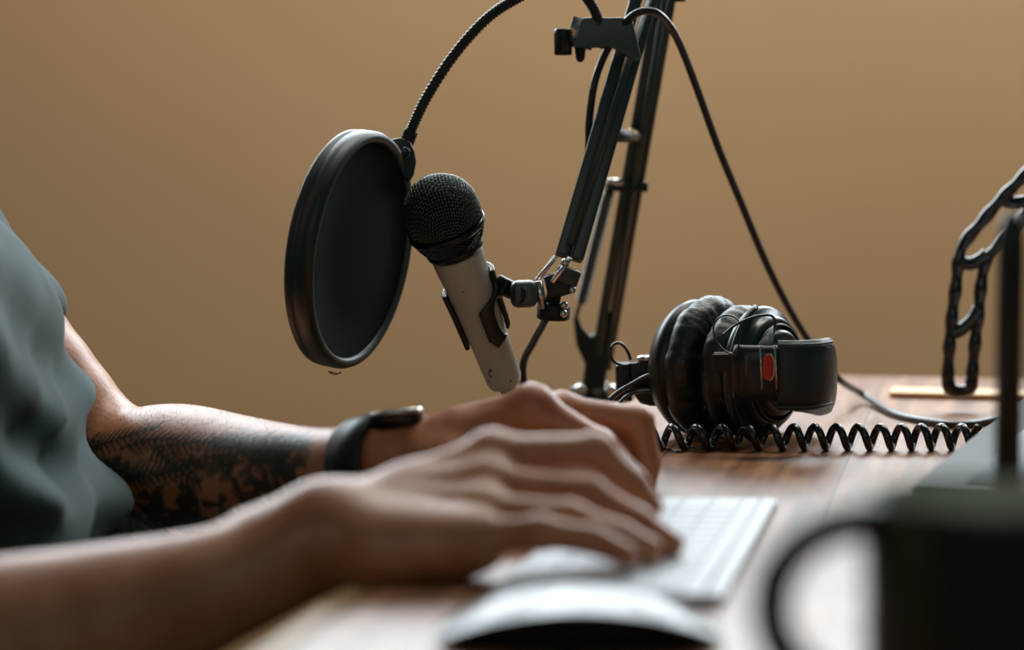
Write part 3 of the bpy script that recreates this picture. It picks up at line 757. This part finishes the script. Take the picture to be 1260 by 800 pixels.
# ------------------------------------------------------------------ headphones
u = Vector((.80,-.60,0)).normalized(); up = Z
hp = thing('headphones', 'black studio headphones lying on their side with a red oval badge', 'headphones', PT(900,545))
HR = .0465
cB = Vector((P(918,460,.015).x, .015, TZ+HR+.001)); cA = cB-u*.0245+Vector((-.001,.006,0)) 
def wr(seed, amp, squash=1.0):
    def f(s, r, a):
        n1 = noise.noise(Vector((math.cos(a)*2.2+seed, math.sin(a)*2.2, s*45)))
        n2 = noise.noise(Vector((math.cos(a)*9+seed, math.sin(a)*9+seed, s*160)))
        n3 = abs(noise.noise(Vector((math.cos(a)*6+seed*2, math.sin(a)*6, s*40))))
        return (r*squash + amp*(n1*1.1+n2*.22-n3*1.1), s+amp*.5*n2)
    return f
def padprof(R_, w, inner):
    out = []
    for k in range(26):
        a = 2*math.pi*k/26; rc = (R_+inner)/2; h = (R_-inner)/2
        out.append((w*math.sin(a)*(1 if abs(math.sin(a))<.9 else .98), rc+h*math.copysign(abs(math.cos(a))**.8, math.cos(a))))
    return out
padA = link('ear_pad', *ring_lathe(cA-u*.002, u, padprof(HR+.0025,.0125,.020), 120, fn=wr(1.3,.0019)), LEAP, root=hp)
padB = link('ear_pad', *ring_lathe(cB-u*.002, u, padprof(HR-.002,.0115,.020), 120, fn=wr(5.1,.0017)), LEAP, root=hp)
# housings
hA = [(-.014,.041),(-.016,.0455),(-.021,.0462),(-.026,.0440),(-.033,.038),(-.036,.030),(-.037,.012),(-.037,.0001)]
link('ear_cup', *lathe(cA, u, [(s+.005,r) for s,r in hA], 72, cap=False), BLK, root=hp)
hB = [(.006,.040),(.009,.0440),(.013,.0445),(.0160,.0430),(.0165,.0385),(.020,.0382),(.0235,.0365),(.0240,.0330),(.0225,.0315),(.0225,.0300),(.0270,.0290),(.0290,.0270),(.0295,.0225),(.0280,.021),(.0280,.0001)]
link('ear_cup', *lathe(cB, u, hB, 72, cap=False), mat('cup_plastic',(16,38,36),.33,spec=.7), root=hp)
link('cup_ring', *ring_lathe(cB, u, [(.024,.0335),(.0258,.0330),(.0262,.0318),(.0245,.0310)], 72), mat('ring_plastic',(34,48,47),.3), root=hp)
# band: vertical leather strip, path in plan, then swept
hz0 = P(980,418,-.045).z; hz1 = P(980,503,-.045).z; hh = (hz0-hz1)/2; hzc = (hz0+hz1)/2
def strip(path, half, th, zc, name, m, tilt=None, crown=0.0, root=hp, parent=None):
    b = MB(); N = len(path); rows = []
    prof_ = []
    for k in range(9):                                             # outer face, top, inner face
        f = -1+2*k/8; prof_.append((th*(1-.0)*(1-(abs(f)**6)*.6)+crown*(1-f*f), f))
    for k in range(9):
        f = 1-2*k/8; prof_.append((-th*(1-(abs(f)**6)*.6), f))
    for i, q_ in enumerate(path):
        t_ = Vector(path[min(i+1,N-1)]).to_3d()-Vector(path[max(i-1,0)]).to_3d(); t_.z = 0; t_.normalize(); n_ = Vector((t_.y,-t_.x,0))
        hf = half[i] if isinstance(half, list) else half
        zz = zc[i] if isinstance(zc, list) else zc
        for (o_, f) in prof_: b.v.append(Vector((q_[0],q_[1],0))+n_*o_+Z*(zz+f*hf))
    m_ = len(prof_)
    for i in range(N-1):
        for k in range(m_): b.f.append((i*m_+k, i*m_+(k+1)%m_, (i+1)*m_+(k+1)%m_, (i+1)*m_+k))
    b.f.append(tuple(range(m_))); b.f.append(tuple((N-1)*m_+k for k in range(m_)))
    return b.obj(name, m, root=root, parent=parent)
xs = lambda px, Y: P(px,450,Y).x
plan = crom([(xs(957,-.052),-.052),(xs(975,-.053),-.053),(xs(995,-.049),-.049),(xs(1010,-.041),-.041),(xs(1019,-.028),-.028),(xs(1022,-.008),-.008),(xs(1021,.018),.018),(xs(1012,.045),.045),(xs(990,.070),.070),(xs(950,.086),.086),(xs(900,.092),.092),(xs(860,.088),.088),(xs(830,.078),.078)], 8)
bzc = [hzc-.016*min(1,max(0,(q_[1]+.030)/.08)) for q_ in plan]
band = strip(plan, hh, .0030, bzc, 'headband', LEA, crown=.0016)
# stitches along both edges
sb = MB()
sbs = {.90:MB(), -.90:MB()}
for i in range(0, 56):
    f = i*.55; k = int(f)
    q0 = plan[k]*(1-(f-k))+plan[k+1]*(f-k); t_ = Vector((plan[min(k+1,len(plan)-1)][0]-plan[k][0], plan[min(k+1,len(plan)-1)][1]-plan[k][1],0)).normalized(); n_ = Vector((t_.y,-t_.x,0))
    for zf in (.90,-.90):
        c_ = Vector((q0[0],q0[1],bzc[k]+zf*hh))+n_*.0034
        sbs[zf].add(*tube([c_-t_*.0011-Z*.0004, c_+n_*.0003, c_+t_*.0011+Z*.0004], .00042, 5))
for b_ in sbs.values(): b_.obj('stitching', mat('thread_grey',(74,84,82),.5), root=hp, parent=band)
# slider end plate with badge
sl = crom([(xs(906,-.047),-.047),(xs(914,-.051),-.051),(xs(930,-.053),-.053),(xs(945,-.0535),-.0535),(xs(958,-.053),-.053)], 5)
zt = P(930,425,-.05).z; zb = P(930,492,-.05).z
plate = strip(sl, (zt-zb)/2, .0034, (zt+zb)/2, 'slider_plate', mat('slider_plastic',(4,17,17),.35), crown=.001)
for px_ in (936.5, 954.5):
    link('trim_line', *bar(P(px_-1,425,-.0585), P(px_+1,479,-.0585), .0011, .0009, (0,1,0)), STL, root=hp, parent=plate)
bz = P(945,452,-.0583)
bp_ = MB(); pts = []
for k in range(40):
    a = 2*math.pi*k/40; x_ = .0037*math.copysign(abs(math.cos(a))**.8, math.cos(a)); y_ = (.0083)*math.copysign(abs(math.sin(a))**.75, math.sin(a)); pts.append((x_,y_))
badge = bev(bp_.add(*prism(pts, .0022, bz, (1,0,0),(0,0,1))).obj('badge', mat('red_badge',(198,52,34),.3), root=hp, parent=plate), .0005)
link('badge_rim', *tube([bz+Vector((x_*1.06,-.0008,y_*1.03)) for x_,y_ in (pts[31:]+pts[:10])], .0004, 6), mat('pale_rim',(225,190,170),.3), root=hp, parent=plate)
link('badge_mark', *lathe(bz+Vector((.0004,-.0012,0)), (0,-1,0), [(0,.0006),(.0003,.0005)], 8), mat('gold_mark',(150,120,60),.4), root=hp, parent=plate)
link('slider_slot', *bar(P(919,438,-.0555), P(919,464,-.0555), .0026, .0016, (0,1,0)), mat('slot_grey',(66,74,73),.35), root=hp, parent=plate)
# yoke arm to the cup
bev(link('yoke_arm', *bar(P(878,447,-.034), P(914,447,-.045), .012, .003, (0,1,0)), BLK, root=hp), .0006)
link('arm_highlight', *bar(P(880,434.5,-.042), P(915,434.5,-.049), .0016, .0009, (0,0,1)), STL, root=hp)  # white highlight along the arm's top edge, made as a bright strip
link('yoke_tab', *prism([(-.006,-.004),(.0055,-.004),(.0055,.010),(.003,.007)], .0012, P(941,420,-.045), (1,0,0),(0,0,1)), mat('tab_steel',(200,204,202),.3,.4), root=hp)
yk2 = [cB+u*.017+(Vector((-.6,-.8,0))*math.cos(a)+Z*math.sin(a))*.0475 for a in np.linspace(R(-70),R(70),24)]
link('yoke_fork', *tube(yk2, .0022, 10), BLK, root=hp)
# wire loops
WR = mat('thin_wire',(20,28,28),.3,spec=.7)
def loop(pts, Y, r, name='signal_wire'): return link(name, *tube(crom([P(a,b,Y_ if False else Y) for a,b in pts],8), r, 8), WR, root=hp)
loop([(930,433),(915,438),(900,436),(886,426),(878,410),(881,395),(893,388),(906,392),(912,405),(909,425),(906,438)], -.052, .00062)
loop([(941,424),(951,412),(954,398),(950,389),(938,388),(922,392),(905,400),(890,412)], -.040, .0009)
loop([(776,443),(772,432),(764,423),(755,424),(751,434),(756,445),(768,450),(777,448)], .035, .0011)
loop([(750,492),(762,482),(776,474),(790,466),(806,459)], .025, .0017)
loop([(762,496),(772,487),(784,483),(800,481),(815,484)], .025, .0012)
# far slider block on the left
def blk(name, pts, th, Y, m=BLK, b_=.0014):
    o_ = P(780,465,Y); return bev(link(name, *prism([(P(a,c,Y).x-o_.x, P(a,c,Y).z-o_.z) for a,c in pts], th, o_, (1,0,0),(0,0,1)), m, root=hp), b_)
blk('slider_block', [(757,448),(775,446),(777,492),(759,490)], .024, .055)
blk('slider_arm', [(772,447),(812,442),(814,474),(774,478)], .010, .050)
blk('yoke_fork', [(774,476),(815,474),(850,500),(800,499),(788,497)], .009, .045)
link('yoke_cap', *lathe(P(797,440,.05), (0,0,1), [(-.002,.0075),(.0,.0082),(.0015,.006)], 24), STL, root=hp)
# coiled cord: a thing of its own parts? it is part of the headphones
cz = .0088; Yc = -.036
xs_, xe_ = xs(800,Yc), xs(1232,Yc); npt = 1; pts = []
peaks = [828,858,890,920,950,978,1004,1031,1058,1085,1111,1135,1160,1185,1207]
px_s = [800]+peaks
for i in range(len(px_s)-1):
    for k in range(18):
        f = k/18; px_ = px_s[i]*(1-f)+px_s[i+1]*f; ph = 2*math.pi*f
        wob = .0008*math.sin(px_*.05)
        Y_ = Yc+wob-.0068*math.sin(ph)*1.0
        pts.append(Vector((xs(px_,Yc), Y_, TZ+.0090+.0068*math.cos(ph))))
link('coiled_cord', *tube(pts, .0026, 9), mat('cord_rubber',(6,21,20),.24,spec=.7), root=hp)
link('cord_tail', *tube(crom([PT(800,549,.0012),PT(822,553,.0009),PT(838,556,.0009),PT(850,551,.0009),PT(868,553,.0009),PT(888,552,.001)],8), .0006, 6), WR, root=hp)
# ------------------------------------------------------------------ keyboard
kb = thing('keyboard', 'slim white keyboard under both hands', 'keyboard', T(.13,.10,0))
K0 = T(0,0); 
kc_near = PT(889,735,.0045); kc_far = PT(956,613,.0055)
kd = Vector((kc_far.x-kc_near.x, kc_far.y-kc_near.y, 0)); KL = kd.length; kt = kd.normalized(); kp = Vector((kt.y,-kt.x,0))
def KB(a, b, z): q_ = kc_near+kt*a-kp*b; q_.z = TZ+z; return q_          # b = distance from the rear (right) edge towards the person
ALU = mat('white_aluminium', (200,205,211), .45, .0, spec=.6)
KW = .104
pts = [(0,.001),(KW-.002,.001),(KW,.0015),(KW,.0028),(.012,.0052),(.0035,.0055),(.0,.0045)]
vs_ = [KB(a, b, z) for a in (0,KL) for b,z in pts]; n_ = len(pts)
bev(link('keyboard_base', vs_, [tuple(range(n_-1,-1,-1)), tuple(range(n_,2*n_))]+[(i,(i+1)%n_,n_+(i+1)%n_,n_+i) for i in range(n_)], ALU, root=kb, smooth=False), .0008)
def kz(b): return .0050+(.0027-.0050)*max(0,(b-.012))/(KW-.012)
link('rear_groove', *bar(KB(.004,.0085,.0054), KB(KL-.004,.0085,.0054), .0012, .0008, (0,0,1)), mat('groove',(90,96,100),.5), root=kb)
KEY = mat('white_key', (204,209,215), .4)
rows_ = 5; kw = (KW-.022)/rows_; nk = 14
def keycap(a0, a1, r_):
    b0 = .017+r_*kw+.0008; b1 = .017+(r_+1)*kw-.0008; vv = []
    for z_, ins in ((0,0),(.0013,.0003)):
        for a,b in ((a0+ins,b0+ins),(a1-ins,b0+ins),(a1-ins,b1-ins),(a0+ins,b1-ins)): vv.append(KB(a,b,kz(b)+z_))
    return vv, [(3,2,1,0),(4,5,6,7),(0,1,5,4),(1,2,6,5),(2,3,7,6),(3,0,4,7)]
for r_ in range(rows_):
    L = KL-.012; edges = [0]
    if r_ < 4:
        w = L/(nk+.6*r_*.5); x_ = 0; offs = (0,.5,.75,1.2)[r_]*w
        xs2 = [0, w+offs*.6]
        while xs2[-1]+w*1.4 < L: xs2.append(xs2[-1]+w)
        xs2[-1] = L
    else: xs2 = [0,L*.08,L*.16,L*.24,L*.66,L*.74,L*.82,L*.91,L]
    for a0,a1 in zip(xs2, xs2[1:]):
        bev(link('key', *keycap(.006+a0+.0008, .006+a1-.0008, r_), KEY, root=kb, smooth=False), .0005, 2)
# ------------------------------------------------------------------ mouse
MX = P(712,760,-.62); mcx, mcy = MX.x, -.628
ms_ = thing('computer_mouse', 'white low-domed mouse with a black underside', 'mouse', (mcx,mcy,TZ))
def mouse(top):
    vs=[];fs=[];nu,nv_=48,20
    a_,b_ = .0590,.0300
    for i in range(nv_+1):
        for j in range(nu):
            ph = 2*math.pi*j/nu; cx_ = math.copysign(abs(math.cos(ph))**.80,math.cos(ph)); sy_ = math.copysign(abs(math.sin(ph))**.80,math.sin(ph))
            f = i/nv_
            def H(x,y): return .0255*max(0,1-(x/a_)**2)**.50*(max(0,1-(y/b_)**2)**.28)
            rim = .0172*(1-(cx_*.98)**2)**.8+.0010          # height of the black line
            if top:
                r_ = math.sin(f*math.pi/2); x,y = cx_*a_*r_, sy_*b_*r_
                z = rim*(r_**2)+(.0208*(1-(x/a_)**2*.9))*(1-r_**2)
                z = max(z, 0) if r_ < 1 else rim
            else:
                r_ = 1-.16*(1-f)**1.3 if f < 1 else 1; x,y = cx_*a_*r_*.995, sy_*b_*r_*.995; z = rim*f+.0006
            vs.append((mcx+x, mcy+y, TZ+z))
    for i in range(nv_):
        for j in range(nu): fs.append((i*nu+j,i*nu+(j+1)%nu,(i+1)*nu+(j+1)%nu,(i+1)*nu+j))
    if not top: fs.append(tuple(range(nu-1,-1,-1)))
    return vs,fs
link('top_shell', *mouse(True), mat('mouse_white',(222,226,230),.36,spec=.6), root=ms_)
link('mouse_base', *mouse(False), mat('mouse_black',(8,16,18),.35), root=ms_)
# ------------------------------------------------------------------ mug
mgx, mgy = .1515, -.853
mug = thing('mug', 'black mug with round handle, near right corner', 'mug', (mgx,mgy,TZ))
mc_ = Vector((mgx,mgy,TZ))
MUGM = mat('mug_glaze', (4,18,19), .30, spec=.5)
link('mug_body', *lathe(mc_, Z, [(0,.0001),(0,.036),(.002,.0385),(.05,.0402),(.0925,.0408),(.0945,.0404),(.0952,.0394)], 96, cap=False), MUGM, root=mug)
o = link('mug_lining', *lathe(mc_, Z, [(.0952,.0394),(.0940,.0380),(.09,.0374),(.05,.0368),(.008,.035),(.006,.0001)], 96, cap=False), mat('mug_lining',(176,182,164),.35), root=mug); o['label'] = 'olive grey lining'
hpts = []
hd = Vector((-1,-.12,0)).normalized()
for a in np.linspace(R(82),R(-82),26):
    hpts.append(mc_+hd*(.036+.035*max(0,math.cos(a))**.8)+Z*(.061+.027*math.sin(a)))
link('mug_handle', *tube([hpts[0]-hd*.006]+hpts+[hpts[-1]-hd*.006], .0066, 16), MUGM, root=mug)
COF = mat('coffee', (26,16,10), .12)
link('coffee', *lathe(mc_, Z, [(.068,.0370),(.0682,.030),(.0682,.0001)], 64, cap=False), COF, root=mug)
q0 = P(1240,560,-.455); post = thing('post_stand', 'slim black upright post on a small round base behind the mug', 'stand', (q0.x, -.455, TZ))
PB = Vector((q0.x, -.455, TZ)); ptop = P(1240,262,-.455).z-TZ
link('stand_base', *lathe(PB, Z, [(0,.030),(.003,.031),(.006,.028),(.008,.009),(.012,.0075)], 40), BLK, root=post)
link('post', *lathe(PB, Z, [(.010,.0066),(ptop-.02,.0066),(ptop-.008,.0060),(ptop,.0035)], 28), BLK, root=post)
# ------------------------------------------------------------------ tablet on the right
lp = thing('laptop', 'closed dark grey laptop with a window reflection painted on its lid, behind the mug', 'laptop', PT(1250,560))
LH = .022
c0 = PT(1122,594,LH); c1 = PT(1258,489,LH); d_ = Vector((c1.x-c0.x,c1.y-c0.y,0)); dl = d_.length; dt = d_.normalized(); dp = Vector((dt.y,-dt.x,0))
cc = c0+dt*(dl/2)+dp*.105; cc.z = TZ
LGR = mat('laptop_grey',(40,44,40),.6,spec=.3)
bev(link('laptop_base', *box(cc+Z*.0075, dl/2-.001, .104, .0065, dt, dp, Z), LGR, root=lp), .002)
bev(link('lid', *box(cc+Z*.0180, dl/2, .105, .0038, dt, dp, Z), LGR, root=lp), .002)
o = link('lid_reflection', *box(cc+Z*.0218+dp*.009+dt*.004, dl/2-.012, .088, .0006, dt, dp, Z), mat('painted_reflection',(150,162,174),.5), root=lp); o['label'] = 'pale blue-grey panel painting the window reflection'  # the window's reflection in the lid, painted as a pale inset panel
for a_ in (-1,1):
    for b_ in (-1,1): link('foot', *lathe(cc+dt*a_*(dl/2-.02)+dp*b_*.09, Z, [(0,.004),(.0015,.004)], 16), BLKM, root=lp)
# ------------------------------------------------------------------ pale flat strip at the back, a thin bar
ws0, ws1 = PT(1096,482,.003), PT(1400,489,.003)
tag(bev(link('pale_strip', *bar(ws0, ws1, .040, .004, (0,0,1)), mat('pale_tan',(250,206,150),.5), origin=ws0), .001), 'pale flat strip lying near the far edge of the table', 'pale_strip')
# ------------------------------------------------------------------ lattice frame
lat = thing('lattice_stand', 'glossy black open metal lattice with knobbly bars by the right edge', 'metal stand', PT(1185,484))
LM = mat('lattice_black', (10,18,20), .18, .0, spec=.8)
LY0 = .19
def lbar(pts, r, Y, name='lattice_bar', kn=.11):
    c = crom([P(a,b,Y) for a,b in pts], 10); L = [0]
    for i in range(1,len(c)): L.append(L[-1]+float(np.linalg.norm(np.array(c[i])-np.array(c[i-1]))))
    return c, [r*(1+kn*math.sin(2*math.pi*x/.021)) for x in L]
outer = [(1166,470),(1168,430),(1172,385),(1177,345),(1180,318),(1186,300),(1204,278),(1230,248),(1262,215),(1300,178),(1335,150)]
inner = [(1196,468),(1199,430),(1204,385),(1208,345),(1214,320),(1226,306),(1245,285),(1268,258),(1298,228),(1340,190)]
for pth in (outer, inner):
    c, r_ = lbar(pth, .0047, LY0); link('lattice_bar', *tube(c, r_, 12), LM, root=lat)
for pth in ([(1166,468),(1170,479),(1184,481),(1194,477),(1196,466)], [(1171,412),(1184,405),(1197,392),(1204,380)], [(1181,322),(1193,325),(1205,320),(1214,313)], [(1234,246),(1246,250),(1260,248),(1275,246)], [(1290,190),(1303,193),(1318,198)]):
    c, r_ = lbar(pth, .0050, LY0, kn=.06); link('rung', *tube(c, r_, 12), LM, root=lat)
# the second side of the stand, off to the right, and its joining bars
off_ = Vector((.16,-.01,0))
c, r_ = lbar([(1335,150),(1370,140),(1420,150),(1450,200),(1456,330),(1460,490)], .0047, LY0); link('lattice_bar', *tube(c, r_, 12), LM, root=lat)
c, r_ = lbar([(1340,190),(1365,180),(1395,188),(1412,230),(1420,340),(1424,485),(1442,498),(1460,488)], .0047, LY0); link('lattice_bar', *tube(c, r_, 12), LM, root=lat)
# ------------------------------------------------------------------ light
def area(name, loc, rot, sx, sy, e, col):
    l = bpy.data.lights.new(name, 'AREA'); l.shape = 'RECTANGLE'; l.size = sx; l.size_y = sy; l.energy = e; l.color = col
    o = bpy.data.objects.new(name, l); COL.objects.link(o); o.location = loc; o.rotation_euler = rot; return o
area('window_daylight', ((wx0+wx1)/2, WY+.13, (wz0+wz1)/2), (R(-90),0,0), wx1-wx0, wz1-wz0, 140, (.83,.935,1.0))
area('wall_wash_fill', (.45, .75, 2.6), (R(28),0,0), 1.6, 0.5, 40, (1,.95,.88))  # unseen lamp added overhead to brighten the back wall
area('front_fill', (-.2, -3.0, 2.1), (R(62),0,0), 2.4, 1.4, 5, (1,.93,.84))  # added fill lamp behind the camera, no real window there
w = bpy.data.worlds.new('world'); sc.world = w; w.use_nodes = True
w.node_tree.nodes['Background'].inputs['Color'].default_value = (.50,.92,1.0,1); w.node_tree.nodes['Background'].inputs['Strength'].default_value = .06
sc.view_settings.view_transform = 'Standard'; sc.view_settings.look = 'None'; sc.view_settings.gamma = 1; sc.view_settings.exposure = 0
sc.view_settings.use_curve_mapping = False
sc.cycles.use_denoising = True
